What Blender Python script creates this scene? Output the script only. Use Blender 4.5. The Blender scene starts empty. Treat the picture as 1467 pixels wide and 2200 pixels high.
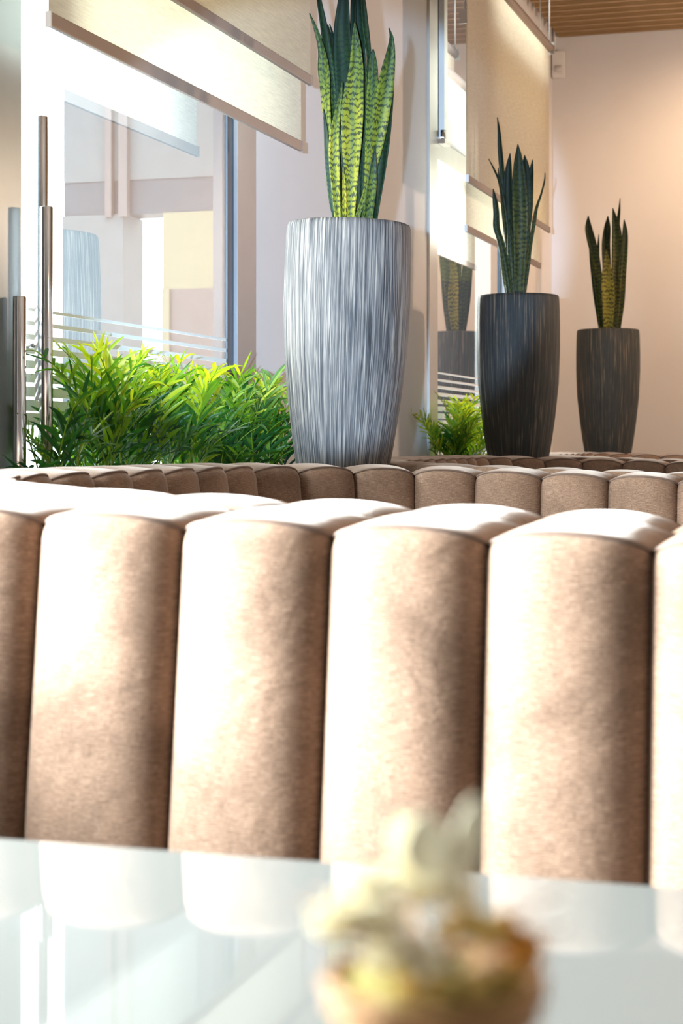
import bpy, bmesh, math, random
from mathutils import Vector, Matrix, noise

# ------------------------------------------------------------------ camera
S = bpy.context.scene
C = S.collection
YAW = math.radians(17.07)
CZ = 1.05
FPX = 3800.0
cam_d = bpy.data.cameras.new('camera')
cam = bpy.data.objects.new('camera', cam_d)
C.objects.link(cam)
cam.location = (0, 0, CZ)
cam.rotation_euler = (math.pi / 2, 0, YAW)
cam_d.sensor_fit = 'AUTO'
cam_d.sensor_width = 36.0
cam_d.lens = FPX * 36.0 / 2200.0
cam_d.shift_y = -150.0 / 2200.0
cam_d.clip_start = 0.05
cam_d.dof.use_dof = True
cam_d.dof.focus_distance = 4.9
cam_d.dof.aperture_fstop = 8.0
S.camera = cam

# ------------------------------------------------------------------ light
S.view_settings.view_transform = 'Standard'
S.view_settings.look = 'None'
S.view_settings.exposure = 0.0
S.view_settings.gamma = 1.0
S.view_settings.use_curve_mapping = False
wd = bpy.data.worlds.new('overcast_sky')
S.world = wd
wd.use_nodes = True
wd.node_tree.nodes['Background'].inputs[0].default_value = (0.93, 0.97, 1.0, 1)
wd.node_tree.nodes['Background'].inputs[1].default_value = 7.0


def lamp(name, kind, loc, energy, color, size=0.1, size_y=None, target=None, **kw):
    d = bpy.data.lights.new(name, kind)
    d.energy = energy
    d.color = color
    if kind == 'AREA':
        d.size = size
        if size_y:
            d.shape = 'RECTANGLE'
            d.size_y = size_y
        else:
            d.shape = 'DISK'
    else:
        d.shadow_soft_size = size
    for k, v in kw.items():
        setattr(d, k, v)
    o = bpy.data.objects.new(name, d)
    C.objects.link(o)
    o.location = loc
    if target is not None:
        o.rotation_euler = (Vector(target) - Vector(loc)).to_track_quat('-Z', 'Y').to_euler()
    return o


# daylight through the glazing on the left (outside the glass, facing in)
lamp('daylight_left_glazing', 'AREA', (-2.45, 0.92, 1.58), 420, (0.95, 0.97, 1.0), 1.2, 0.5, (-0.4, 1.7, 0.8), spread=math.radians(105))
# daylight slanting in through the glass door and the far window
lamp('daylight_door', 'AREA', (-2.8, 3.75, 1.75), 75, (0.95, 0.98, 1.0), 0.8, 0.8, (-1.5, 4.85, 1.2))
lamp('daylight_far_window', 'AREA', (-2.75, 9.35, 1.95), 130, (1.0, 0.97, 0.92), 0.8, 0.7, (-0.7, 7.2, 0.95))
# the photographer's flash head, left of the lens and turned upward: it throws the crisp shadows on the wall
FL = Vector((0, 0, CZ)) + Vector((math.cos(YAW), math.sin(YAW), 0)) * -0.16 + Vector((0, 0, 0.06))
FA = Vector((-math.sin(YAW - math.radians(0.8)), math.cos(YAW - math.radians(0.8)), math.tan(math.radians(6.2))))
lamp('camera_flash', 'SPOT', FL, 2300, (0.46, 0.70, 1.0), 0.018, None, FL + FA, spot_size=math.radians(15.6), spot_blend=0.25)
# warm pendant lamps of the room (outside the frame, right)
for px_, py_, e_ in ((1.3, 2.2, 50), (1.3, 8.9, 150)):
    lamp('warm_pendant', 'POINT', (px_, py_, 2.35), e_, (1.0, 0.70, 0.48), 0.14)
lamp('warm_wall_washer', 'SPOT', (-0.55, 9.75, 3.4), 85, (1.0, 0.67, 0.40), 0.08, None, (-0.9, 10.75, 1.9),
     spot_size=math.radians(120), spot_blend=1.0)

# ------------------------------------------------------------------ helpers
RIGHT = Vector((math.cos(YAW), math.sin(YAW), 0))
VIEW = Vector((-math.sin(YAW), math.cos(YAW), 0))
R = random.Random(7)


def link(o, parent=None):
    C.objects.link(o)
    if parent is not None:
        o.parent = parent
    return o


def tag(o, label=None, cat=None, group=None, kind=None):
    if label:
        o['label'] = label
    if cat:
        o['category'] = cat
    if group:
        o['group'] = group
    if kind:
        o['kind'] = kind
    return o


def thing(name, label, cat, loc=(0, 0, 0), group=None):
    o = bpy.data.objects.new(name, None)
    o.empty_display_size = 0.1
    o.location = loc
    link(o)
    return tag(o, label, cat, group)


class MB:
    """collects verts/faces (world coordinates) and builds ONE mesh object"""

    def __init__(s):
        s.v, s.f, s.uv, s.sm = [], [], {}, []

    def add(s, vs, fs, smooth=False):
        b = len(s.v)
        s.v += [tuple(v) for v in vs]
        for f in fs:
            s.f.append(tuple(i + b for i in f))
            s.sm.append(smooth)
        return b

    def box(s, x0, x1, y0, y1, z0, z1):
        s.add([(x0, y0, z0), (x1, y0, z0), (x1, y1, z0), (x0, y1, z0),
               (x0, y0, z1), (x1, y0, z1), (x1, y1, z1), (x0, y1, z1)],
              [(0, 3, 2, 1), (4, 5, 6, 7), (0, 1, 5, 4), (1, 2, 6, 5), (2, 3, 7, 6), (3, 0, 4, 7)])
        return s

    def grid(s, rows, smooth=True, closed=False, flip=False):
        n = len(rows[0])
        vs = [p for r in rows for p in r]
        fs = []
        for i in range(len(rows) - 1):
            for j in range(n if closed else n - 1):
                a, b = i * n + j, i * n + (j + 1) % n
                q = (a, b, b + n, a + n)
                fs.append(q[::-1] if flip else q)
        return s.add(vs, fs, smooth)

    def tube(s, pts, r, n=8, caps=True):
        pts = [Vector(p) for p in pts]
        rows = []
        ref = None
        for i, p in enumerate(pts):
            d = (pts[min(i + 1, len(pts) - 1)] - pts[max(i - 1, 0)]).normalized()
            if ref is None:
                ref = d.orthogonal().normalized()
            ref = (ref - d * ref.dot(d)).normalized()
            b = d.cross(ref)
            rr = r[i] if isinstance(r, (list, tuple)) else r
            rows.append([p + (ref * math.cos(2 * math.pi * k / n) + b * math.sin(2 * math.pi * k / n)) * rr for k in range(n)])
        b0 = s.grid(rows, True, True)
        if caps:
            s.f.append(tuple(b0 + k for k in range(n))[::-1]); s.sm.append(False)
            e = b0 + (len(rows) - 1) * n
            s.f.append(tuple(e + k for k in range(n))); s.sm.append(False)
        return s

    def lathe(s, prof, n=48, c=(0, 0, 0), smooth=True):
        rows = [[(c[0] + r * math.cos(2 * math.pi * k / n), c[1] + r * math.sin(2 * math.pi * k / n), c[2] + z) for k in range(n)] for r, z in prof]
        s.grid(rows, smooth, True)
        return s

    def build(s, name, mat, parent=None, origin=None, bevel=0.0, uvs=None):
        m = bpy.data.meshes.new(name)
        if origin is None:
            origin = parent.matrix_world.translation if parent is not None else (0, 0, 0)
            if parent is not None:
                origin = full_loc(parent)
        og = Vector(origin)
        m.from_pydata([Vector(v) - og for v in s.v], [], s.f)
        m.polygons.foreach_set('use_smooth', s.sm)
        if uvs is not None:
            l = m.uv_layers.new(name='UVMap')
            for lp in m.loops:
                l.data[lp.index].uv = uvs[lp.vertex_index]
        if mat:
            m.materials.append(mat)
        if bevel > 0:
            bm = bmesh.new(); bm.from_mesh(m)
            es = [e for e in bm.edges if e.is_manifold and e.calc_face_angle(0) > 0.6]
            bmesh.ops.bevel(bm, geom=es, offset=bevel, segments=2, affect='EDGES', profile=0.7)
            bm.to_mesh(m); bm.free()
        m.update()
        o = bpy.data.objects.new(name, m)
        link(o, parent)
        if parent is None:
            o.location = og
        return o


def full_loc(o):
    v = Vector((0, 0, 0))
    while o is not None:
        v = v + o.location
        o = o.parent
    return v


def struct(name, mb, mat, parent=None, bevel=0.0):
    o = mb.build(name, mat, parent, bevel=bevel)
    if parent is None:
        o['kind'] = 'structure'
    return o


# ------------------------------------------------------------------ materials
def new_mat(name):
    m = bpy.data.materials.new(name)
    m.use_nodes = True
    nt = m.node_tree
    b = nt.nodes['Principled BSDF']
    return m, nt, b


def N(nt, t, **kw):
    n = nt.nodes.new(t)
    for k, v in kw.items():
        if k.startswith('i_'):
            n.inputs[k[2:].replace('_', ' ')].default_value = v
        else:
            setattr(n, k, v)
    return n


def ramp(nt, fac, stops, interp='LINEAR'):
    n = nt.nodes.new('ShaderNodeValToRGB')
    n.color_ramp.interpolation = interp
    e = n.color_ramp.elements
    while len(e) < len(stops):
        e.new(0.5)
    for el, (p, c) in zip(e, stops):
        el.position = p
        el.color = (c[0], c[1], c[2], 1)
    nt.links.new(fac, n.inputs[0])
    return n.outputs[0]


def coords(nt, kind, scale):
    tc = nt.nodes.new('ShaderNodeTexCoord')
    mp = nt.nodes.new('ShaderNodeMapping')
    mp.inputs['Scale'].default_value = scale
    nt.links.new(tc.outputs[kind], mp.inputs[0])
    return mp.outputs[0]


def noise_tex(nt, vec, scale, detail=3, rough=0.55, dist=0.0):
    n = nt.nodes.new('ShaderNodeTexNoise')
    n.inputs['Scale'].default_value = scale
    n.inputs['Detail'].default_value = detail
    n.inputs['Roughness'].default_value = rough
    n.inputs['Distortion'].default_value = dist
    nt.links.new(vec, n.inputs['Vector'])
    return n.outputs['Fac']


def bump(nt, bsdf, h, strength, dist=0.002):
    n = nt.nodes.new('ShaderNodeBump')
    n.inputs['Strength'].default_value = strength
    n.inputs['Distance'].default_value = dist
    nt.links.new(h, n.inputs['Height'])
    nt.links.new(n.outputs[0], bsdf.inputs['Normal'])


def math_n(nt, op, a, b=None, c=None):
    n = nt.nodes.new('ShaderNodeMath')
    n.operation = op
    for i, v in enumerate((a, b, c)):
        if v is None:
            continue
        if isinstance(v, (int, float)):
            n.inputs[i].default_value = v
        else:
            nt.links.new(v, n.inputs[i])
    return n.outputs[0]


def mix_col(nt, fac, a, b, mode='MIX'):
    n = nt.nodes.new('ShaderNodeMix')
    n.data_type = 'RGBA'
    n.blend_type = mode
    for i, v in ((0, fac), (6, a), (7, b)):
        if isinstance(v, (int, float)):
            n.inputs[i].default_value = v
        elif isinstance(v, tuple):
            n.inputs[i].default_value = (v[0], v[1], v[2], 1)
        else:
            nt.links.new(v, n.inputs[i])
    return n.outputs[2]


def plain(name, col, rough=0.5, metal=0.0, var=0.06, nscale=8.0, bmp=0.0, **kw):
    m, nt, b = new_mat(name)
    v = coords(nt, 'Object', (1, 1, 1))
    f = noise_tex(nt, v, nscale, 4)
    c0 = tuple(max(0, x * (1 - var)) for x in col)
    c1 = tuple(min(1, x * (1 + var)) for x in col)
    nt.links.new(ramp(nt, f, [(0.3, c0), (0.7, c1)]), b.inputs['Base Color'])
    b.inputs['Roughness'].default_value = rough
    b.inputs['Metallic'].default_value = metal
    for k, x in kw.items():
        b.inputs[k.replace('_', ' ')].default_value = x
    if bmp:
        bump(nt, b, noise_tex(nt, v, nscale * 12, 3), bmp, 0.001)
    return m


M = {}
M['wall'] = plain('painted_plaster', (0.76, 0.735, 0.73), 0.75, var=0.015, nscale=3, bmp=0.05)
M['ceiling'] = plain('ceiling_paint', (0.72, 0.69, 0.66), 0.85, var=0.015)
M['floor'] = plain('stone_floor', (0.34, 0.30, 0.26), 0.35, var=0.1, nscale=2)
M['alu'] = plain('brushed_aluminium', (0.56, 0.55, 0.54), 0.38, 0.75, var=0.03)
M['jamb'] = plain('satin_grey_jamb', (0.33, 0.31, 0.31), 0.4, 0.35, var=0.03)
M['stile'] = plain('dark_anodised_aluminium', (0.20, 0.235, 0.255), 0.32, 0.5, var=0.03)
M['steel'] = plain('polished_steel', (0.62, 0.60, 0.60), 0.14, 1.0, var=0.02)
M['gasket'] = plain('dark_gasket', (0.015, 0.03, 0.05), 0.45, var=0.1)
M['hem'] = plain('taupe_hem_bar', (0.30, 0.235, 0.20), 0.45, 0.2, var=0.04)
M['whiteplastic'] = plain('white_plastic', (0.82, 0.80, 0.78), 0.4, var=0.01)
M['lens'] = plain('detector_lens', (0.62, 0.58, 0.58), 0.2, var=0.02)
M['soil'] = plain('potting_soil', (0.035, 0.025, 0.018), 0.95, var=0.5, nscale=60, bmp=0.6)
M['trough'] = plain('white_lacquered_board', (0.72, 0.70, 0.68), 0.4, var=0.02)
M['facade'] = plain('grey_render', (0.105, 0.125, 0.142), 0.8, var=0.05)
M['facade_dark'] = plain('dark_blue_panel', (0.035, 0.052, 0.075), 0.5, var=0.08)
M['facade_cream'] = plain('cream_panel', (0.195, 0.185, 0.13), 0.7, var=0.03)
M['facade_mauve'] = plain('mauve_panel', (0.115, 0.104, 0.112), 0.7, var=0.03)
M['paving'] = plain('pale_paving', (0.55, 0.56, 0.56), 0.8, var=0.06)
M['film'] = plain('frosted_film', (0.86, 0.89, 0.88), 0.7, var=0.01)
M['piping'] = plain('piping_cord', (0.13, 0.085, 0.065), 0.8, var=0.1)
M['chrome'] = plain('table_leg_metal', (0.5, 0.5, 0.5), 0.25, 1.0)


def make_velvet():
    m, nt, b = new_mat('brown_velvet')
    uv = coords(nt, 'UV', (1, 1, 1))
    big = noise_tex(nt, uv, 7.0, 4, 0.6, 0.6)
    st = coords(nt, 'UV', (60, 900, 1))
    weave = noise_tex(nt, st, 1.0, 3, 0.6)
    st2 = coords(nt, 'UV', (260, 700, 1))
    fine = noise_tex(nt, st2, 1.0, 2, 0.6)
    f = math_n(nt, 'ADD', math_n(nt, 'MULTIPLY', weave, 0.55), math_n(nt, 'MULTIPLY', fine, 0.45))
    c = ramp(nt, f, [(0.32, (0.085, 0.052, 0.036)), (0.5, (0.190, 0.116, 0.077)), (0.68, (0.34, 0.23, 0.166))])
    c2 = ramp(nt, big, [(0.28, (0.66, 0.64, 0.62)), (0.5, (1.0, 1.0, 1.0)), (0.72, (1.25, 1.25, 1.25))])
    nt.links.new(mix_col(nt, 1.0, c, c2, 'MULTIPLY'), b.inputs['Base Color'])
    b.inputs['Roughness'].default_value = 0.8
    b.inputs['Specular IOR Level'].default_value = 0.2
    b.inputs['Sheen Weight'].default_value = 0.42
    b.inputs['Sheen Roughness'].default_value = 0.35
    b.inputs['Sheen Tint'].default_value = (1.0, 0.92, 0.86, 1)
    crush = noise_tex(nt, coords(nt, 'UV', (11, 13, 1)), 1.0, 3, 0.55, 0.5)
    b1 = nt.nodes.new('ShaderNodeBump'); b1.inputs['Strength'].default_value = 0.30; b1.inputs['Distance'].default_value = 0.012
    nt.links.new(crush, b1.inputs['Height'])
    b2 = nt.nodes.new('ShaderNodeBump'); b2.inputs['Strength'].default_value = 0.35; b2.inputs['Distance'].default_value = 0.0012
    nt.links.new(f, b2.inputs['Height']); nt.links.new(b1.outputs[0], b2.inputs['Normal'])
    nt.links.new(b2.outputs[0], b.inputs['Normal'])
    return m


M['velvet'] = make_velvet()


def make_bark(name, cols):
    m, nt, b = new_mat(name)
    v = coords(nt, 'UV', (215, 3.0, 1))
    ridge = noise_tex(nt, v, 1.0, 4, 0.62, 0.6)
    v2 = coords(nt, 'UV', (430, 7, 1))
    fine = noise_tex(nt, v2, 1.0, 3, 0.6, 0.2)
    v3 = coords(nt, 'UV', (8, 3, 1))
    patch = noise_tex(nt, v3, 1.0, 3)
    h = math_n(nt, 'ADD', math_n(nt, 'MULTIPLY', ridge, 0.7), math_n(nt, 'MULTIPLY', fine, 0.3))
    h2 = math_n(nt, 'ADD', h, math_n(nt, 'MULTIPLY', math_n(nt, 'SUBTRACT', patch, 0.5), 0.22))
    nt.links.new(ramp(nt, h2, cols), b.inputs['Base Color'])
    b.inputs['Roughness'].default_value = 0.6
    bump(nt, b, h, 0.9, 0.006)
    return m


M['bark'] = make_bark('ribbed_grey_stoneware', [(0.38, (0.012, 0.012, 0.014)), (0.47, (0.060, 0.056, 0.056)), (0.55, (0.185, 0.162, 0.145)), (0.68, (0.44, 0.37, 0.29))])
M['bark_shaded'] = make_bark('ribbed_stoneware_shaded', [(0.36, (0.007, 0.011, 0.012)), (0.50, (0.020, 0.025, 0.026)), (0.57, (0.048, 0.045, 0.039)), (0.65, (0.27, 0.20, 0.13))])  # same stoneware, dimmer light on the farther pots painted into its colours


def make_leaf(name, dark, mid, light, yel, bands=26.0):
    """snake plant: cross bands of dark green over yellow-green; UV.x across 0..1, UV.y along in metres"""
    m, nt, b = new_mat(name)
    tc = nt.nodes.new('ShaderNodeTexCoord')
    sp = nt.nodes.new('ShaderNodeSeparateXYZ')
    nt.links.new(tc.outputs['UV'], sp.inputs[0])
    u, v = sp.outputs[0], sp.outputs[1]
    wob = noise_tex(nt, coords(nt, 'UV', (6, 34, 1)), 1.0, 4, 0.7)
    wob2 = noise_tex(nt, coords(nt, 'UV', (1.2, 11, 1)), 1.0, 2)
    ph = math_n(nt, 'ADD', math_n(nt, 'MULTIPLY', v, bands * 6.283 * 2), math_n(nt, 'MULTIPLY', wob, 13.0))
    ph = math_n(nt, 'ADD', ph, math_n(nt, 'MULTIPLY', wob2, 14.0))
    s = math_n(nt, 'ADD', math_n(nt, 'MULTIPLY', math_n(nt, 'SINE', ph), 0.5), 0.5)
    speck = noise_tex(nt, coords(nt, 'UV', (22, 110, 1)), 1.0, 3, 0.7)
    amp = noise_tex(nt, coords(nt, 'UV', (2.2, 16, 1)), 1.0, 3, 0.6)
    bandm = math_n(nt, 'ADD', math_n(nt, 'MULTIPLY', s, 0.55), math_n(nt, 'MULTIPLY', speck, 0.5))
    bandm = math_n(nt, 'ADD', bandm, math_n(nt, 'MULTIPLY', math_n(nt, 'SUBTRACT', amp, 0.5), 1.1))
    at = nt.nodes.new('ShaderNodeAttribute'); at.attribute_name = 'tone'
    low = noise_tex(nt, coords(nt, 'UV', (3, 7, 1)), 1.0, 2)
    tn = math_n(nt, 'ADD', at.outputs['Fac'], math_n(nt, 'MULTIPLY', math_n(nt, 'SUBTRACT', low, 0.5), 0.45))
    basec = ramp(nt, tn, [(0.22, dark), (0.40, mid), (0.58, light), (0.78, yel)])
    bm_ = ramp(nt, bandm, [(0.54, (0, 0, 0)), (0.74, (1, 1, 1))])
    bmf = math_n(nt, 'MULTIPLY', bm_, 0.86)
    col = mix_col(nt, bmf, basec, dark)
    nt.links.new(col, b.inputs['Base Color'])
    b.inputs['Roughness'].default_value = 0.5
    b.inputs['Specular IOR Level'].default_value = 0.22
    bump(nt, b, speck, 0.12, 0.001)
    return m


M['leaf'] = make_leaf('banded_leaf', (0.004, 0.014, 0.008), (0.016, 0.042, 0.012), (0.13, 0.165, 0.016), (0.38, 0.33, 0.022), 30.0)
M['leaf_dark'] = make_leaf('dark_banded_leaf', (0.005, 0.012, 0.004), (0.032, 0.046, 0.008), (0.125, 0.11, 0.022), (0.22, 0.19, 0.02), 22.0)


def make_palm():
    m, nt, b = new_mat('palm_leaf')
    oi = nt.nodes.new('ShaderNodeAttribute'); oi.attribute_name = 'tone'
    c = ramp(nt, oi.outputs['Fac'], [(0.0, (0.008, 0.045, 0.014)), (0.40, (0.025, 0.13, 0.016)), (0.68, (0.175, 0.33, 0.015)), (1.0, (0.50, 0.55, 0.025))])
    f = noise_tex(nt, coords(nt, 'Object', (1, 1, 1)), 30, 3)
    c = mix_col(nt, 1.0, c, ramp(nt, f, [(0.3, (0.8, 0.8, 0.8)), (0.7, (1.1, 1.1, 1.1))]), 'MULTIPLY')
    nt.links.new(c, b.inputs['Base Color'])
    b.inputs['Roughness'].default_value = 0.42
    tr = nt.nodes.new('ShaderNodeBsdfTranslucent')
    nt.links.new(mix_col(nt, 1.0, c, (1.3, 1.25, 0.5), 'MULTIPLY'), tr.inputs[0])
    mx = nt.nodes.new('ShaderNodeMixShader')
    mx.inputs[0].default_value = 0.48
    nt.links.new(b.outputs[0], mx.inputs[1]); nt.links.new(tr.outputs[0], mx.inputs[2])
    nt.links.new(mx.outputs[0], nt.nodes['Material Output'].inputs[0])
    return m


M['palm'] = make_palm()


def make_blind(name, col, trans, tcol):
    m, nt, b = new_mat(name)
    v = coords(nt, 'Object', (1, 14, 260))
    th = noise_tex(nt, v, 1.0, 3, 0.6)
    c = ramp(nt, th, [(0.3, tuple(x * 0.86 for x in col)), (0.7, tuple(min(1, x * 1.08) for x in col))])
    nt.links.new(c, b.inputs['Base Color'])
    b.inputs['Roughness'].default_value = 0.8
    bump(nt, b, th, 0.15, 0.001)
    tr = nt.nodes.new('ShaderNodeBsdfTranslucent')
    nt.links.new(mix_col(nt, 1.0, c, tcol, 'MULTIPLY'), tr.inputs[0])
    mx = nt.nodes.new('ShaderNodeMixShader')
    mx.inputs[0].default_value = trans
    nt.links.new(b.outputs[0], mx.inputs[1]); nt.links.new(tr.outputs[0], mx.inputs[2])
    nt.links.new(mx.outputs[0], nt.nodes['Material Output'].inputs[0])
    return m


M['blind_front'] = make_blind('cream_blind_cloth', (0.68, 0.595, 0.475), 0.38, (1.0, 0.93, 0.82))
M['blind_rear'] = make_blind('woven_screen_cloth', (0.74, 0.69, 0.57), 0.20, (1.0, 0.95, 0.82))


def make_glass(name, tint, refl):
    m, nt, b = new_mat(name)
    t = nt.nodes.new('ShaderNodeBsdfTransparent'); t.inputs[0].default_value = (*tint, 1)
    g = nt.nodes.new('ShaderNodeBsdfGlossy'); g.inputs['Roughness'].default_value = 0.0
    g.inputs[0].default_value = (1, 1, 1, 1)
    ge = nt.nodes.new('ShaderNodeNewGeometry')
    dp = nt.nodes.new('ShaderNodeVectorMath'); dp.operation = 'DOT_PRODUCT'
    nt.links.new(ge.outputs['Incoming'], dp.inputs[0]); nt.links.new(ge.outputs['Normal'], dp.inputs[1])
    sch = math_n(nt, 'POWER', math_n(nt, 'SUBTRACT', 1.0, math_n(nt, 'ABSOLUTE', dp.outputs['Value'])), 5.0)
    sch = math_n(nt, 'ADD', math_n(nt, 'MULTIPLY', sch, 0.96), 0.04)
    f = math_n(nt, 'MINIMUM', math_n(nt, 'MULTIPLY', sch, refl), 0.9)
    f = math_n(nt, 'MULTIPLY', f, math_n(nt, 'SUBTRACT', 1.0, ge.outputs['Backfacing']))
    mx = nt.nodes.new('ShaderNodeMixShader')
    nt.links.new(f, mx.inputs[0]); nt.links.new(t.outputs[0], mx.inputs[1]); nt.links.new(g.outputs[0], mx.inputs[2])
    nt.links.new(mx.outputs[0], nt.nodes['Material Output'].inputs[0])
    return m


M['glass'] = make_glass('double_glazing', (0.92, 0.96, 0.96), 3.0)


def make_wood():
    m, nt, b = new_mat('oak_slat')
    v = coords(nt, 'Object', (2, 40, 40))
    f = noise_tex(nt, v, 1.5, 4, 0.6, 0.4)
    nt.links.new(ramp(nt, f, [(0.3, (0.30, 0.175, 0.075)), (0.7, (0.46, 0.30, 0.15))]), b.inputs['Base Color'])
    b.inputs['Roughness'].default_value = 0.5
    return m


M['oak'] = make_wood()
M['tabletop'] = plain('white_glass_top', (0.155, 0.157, 0.148), 0.03, var=0.004)
M['tabletop'].node_tree.nodes['Principled BSDF'].inputs['Coat Weight'].default_value = 0.0

# ------------------------------------------------------------------ room
WX = -1.95      # window wall
BY = 10.75      # back wall
CEIL = 3.78
struct('floor', MB().box(-2.15, 6.2, -5.2, 10.95, -0.1, 0), M['floor'])
struct('ceiling', MB().box(-2.15, 6.2, -5.2, 10.95, CEIL, CEIL + 0.15), M['ceiling'])
w = MB()
w.box(-2.01, WX, -5.2, -2.3, 0, CEIL)
w.box(-2.01, WX, -2.3, 3.50, 2.10, CEIL)  # unseen lintel brought down low to cut skylight on the sofa tops
w.box(-2.01, WX, -2.3, 3.50, 0, 0.35)
w.box(-2.01, WX, 3.50, 5.37, 2.95, CEIL)
w.box(-2.01, WX, 5.37, 7.65, 0, CEIL)
w.box(-2.01, WX, 7.65, 9.42, 3.55, CEIL)
w.box(-2.01, WX, 7.65, 9.42, 0, 0.55)
w.box(-2.01, WX, 9.42, 10.95, 0, CEIL)
struct('wall_left', w, M['wall'])
struct('wall_back', MB().box(-2.15, 6.2, BY, BY + 0.2, 0, CEIL), M['wall'])
struct('wall_right', MB().box(6.0, 6.2, -5.2, BY, 0, CEIL), M['wall'])
struct('wall_front', MB().box(-2.15, 6.2, -5.4, -5.2, 0, CEIL), M['wall'])

# timber slats under the ceiling, across the room
ceil = bpy.data.objects['ceiling']
sm = MB().box(-1.905, 5.9, 0, 0.030, 3.525, 3.64)
slat0 = sm.build('slat', M['oak'], ceil)
ys = [10.70 - 0.127 * k for k in range(42)]
for i, y in enumerate(ys):
    o = slat0 if i == 0 else link(slat0.copy(), ceil)
    o.location = (0, y, 0)

# door (glass leaf) in the window wall
GX = -1.957
d1 = struct('door_1', MB().box(-2.005, WX + 0.012, 5.205, 5.37, 0, 2.95).box(-2.005, WX + 0.012, 3.50, 5.205, 2.80, 2.95), M['jamb'])
struct('door_stile', MB().box(-2.005, WX + 0.03, 3.50, 3.715, 0, 2.80), M['stile'], d1)
struct('gasket', MB().box(-2.0, WX - 0.002, 5.150, 5.204, 0.02, 2.80), M['gasket'], d1)
struct('glass_pane', MB().box(GX - 0.012, GX, 3.716, 5.15, 0.02, 2.80), M['glass'], d1)
z = 1.372
fs0 = None
for k in range(9):
    h = 0.0075 + 0.0028 * k
    st = MB().box(GX + 0.0005, GX + 0.0015, 3.718, 5.148, z - h, z)
    struct('film_stripe', st, M['film'], d1)
    z -= 0.0315
hd = M['steel']


def bar(y, x, z0, z1, r=0.0155):
    m_ = MB()
    m_.tube([(x, y, z0), (x, y, z0 + 0.002), (x, y, z1 - 0.002), (x, y, z1)], [r * 0.93, r, r, r * 0.93], 24)
    return m_


dh = thing('door_handle', 'three staggered polished steel pull bars on the glass door', 'door handle', (-1.90, 3.93, 0.7))


def on_x(px, X):
    """point of the vertical plane x = X seen at image column px"""
    a = (px - 733.5) / FPX
    t = X / (a * RIGHT.x + VIEW.x)
    return t * (a * RIGHT.y + VIEW.y), t


for px, X, ytop, ybot, nm in ((89, -1.915, 250, 862, 'handle_bar'), (99.5, -1.875, 444, 1060, 'handle_bar'), (42, -1.895, 637, 1250, 'handle_bar')):
    Y, t = on_x(px, X)
    hb_ = bar(Y, X, CZ + (950 - ybot) / FPX * t, CZ + (950 - ytop) / FPX * t).build(nm, hd, dh)
    zs = 1.28 if px == 89 else 0.93
    MB().tube([(X - 0.012, Y, zs), (GX + 0.001, Y, zs)], 0.007, 10).build('standoff', hd, hb_)

# far window
w1 = struct('window_1', MB().box(-2.005, WX + 0.012, 7.65, 7.80, 0.55, 3.55).box(-2.005, WX + 0.012, 9.27, 9.42, 0.55, 3.55)
            .box(-2.005, WX + 0.010, 7.80, 9.27, 2.335, 2.43).box(-2.005, WX + 0.012, 7.80, 9.27, 0.55, 0.65)
            .box(-2.005, WX + 0.012, 7.80, 9.27, 3.45, 3.55), M['alu'])
struct('gasket', MB().box(-2.0, WX + 0.0, 9.21, 9.27, 0.65, 2.335).box(-2.0, WX + 0.002, 7.80, 7.86, 2.445, 3.45), M['gasket'], w1)
struct('sash', MB().box(-2.0, WX + 0.025, 7.87, 9.26, 2.44, 2.54).box(-2.0, WX + 0.025, 7.87, 7.93, 2.54, 3.44)
       .box(-2.0, WX + 0.025, 9.19, 9.26, 2.54, 3.44), M['whiteplastic'], w1)
struct('glass_pane', MB().box(GX - 0.012, GX, 7.80, 9.21, 0.65, 2.335), M['glass'], w1)
struct('glass_pane', MB().box(GX - 0.012, GX, 7.93, 9.19, 2.54, 3.44), M['glass'], w1)
hg = MB().box(WX + 0.012, WX + 0.045, 7.80, 7.90, 2.405, 2.425)
hg.tube([(WX + 0.03, 7.83, 2.41), (WX + 0.03, 7.83, 2.47)], 0.012, 12)
struct('hinge', hg, M['steel'], w1)
z = 1.372
for k in range(9):
    h = 0.0075 + 0.0028 * k
    struct('film_stripe', MB().box(GX + 0.0005, GX + 0.0015, 7.802, 9.208, z - h, z), M['film'], w1)
    z -= 0.0315

# large glazing beside the camera (outside the frame): posts only
w2 = struct('window_2', MB().box(-2.005, WX + 0.012, -2.3, -2.2, 0.35, 2.10).box(-2.005, WX + 0.012, 0.6, 0.7, 0.35, 2.10)
            .box(-2.005, WX + 0.012, 3.40, 3.5, 0.35, 2.10), M['alu'])
struct('glass_pane', MB().box(GX - 0.012, GX, -2.2, 0.6, 0.35, 2.10), M['glass'], w2)
struct('glass_pane', MB().box(GX - 0.012, GX, 0.7, 3.40, 0.35, 2.10), M['glass'], w2)

# ------------------------------------------------------------------ outside
struct('ground_outside', MB().box(-30, -2.16, -20, 40, -0.25, -0.12), M['paving'])
ax = thing('shopfront_building', 'pale grey shopfront building seen through the glass door', 'building', (-4.4, 10.6, -0.12))
AY = 10.5
MB().box(-5.12, -2.4, AY, AY + 0.3, 2.74, 4.6).build('upper_wall', M['facade'], ax)
MB().box(-5.12, -2.4, AY + 0.01, AY + 0.25, 2.52, 2.74).build('beam', M['facade_dark'], ax)
MB().box(-5.12, -4.69, AY - 0.02, AY + 0.3, -0.12, 2.52).build('column', M['facade'], ax)
MB().box(-4.42, -2.4, AY, AY + 0.1, 2.03, 2.52).box(-4.42, -4.37, AY - 0.02, AY, -0.12, 2.03).build('cream_panel', M['facade_cream'], ax)
MB().box(-4.37, -2.4, AY, AY + 0.1, -0.12, 2.03).build('mauve_panel', M['facade_mauve'], ax)
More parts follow.
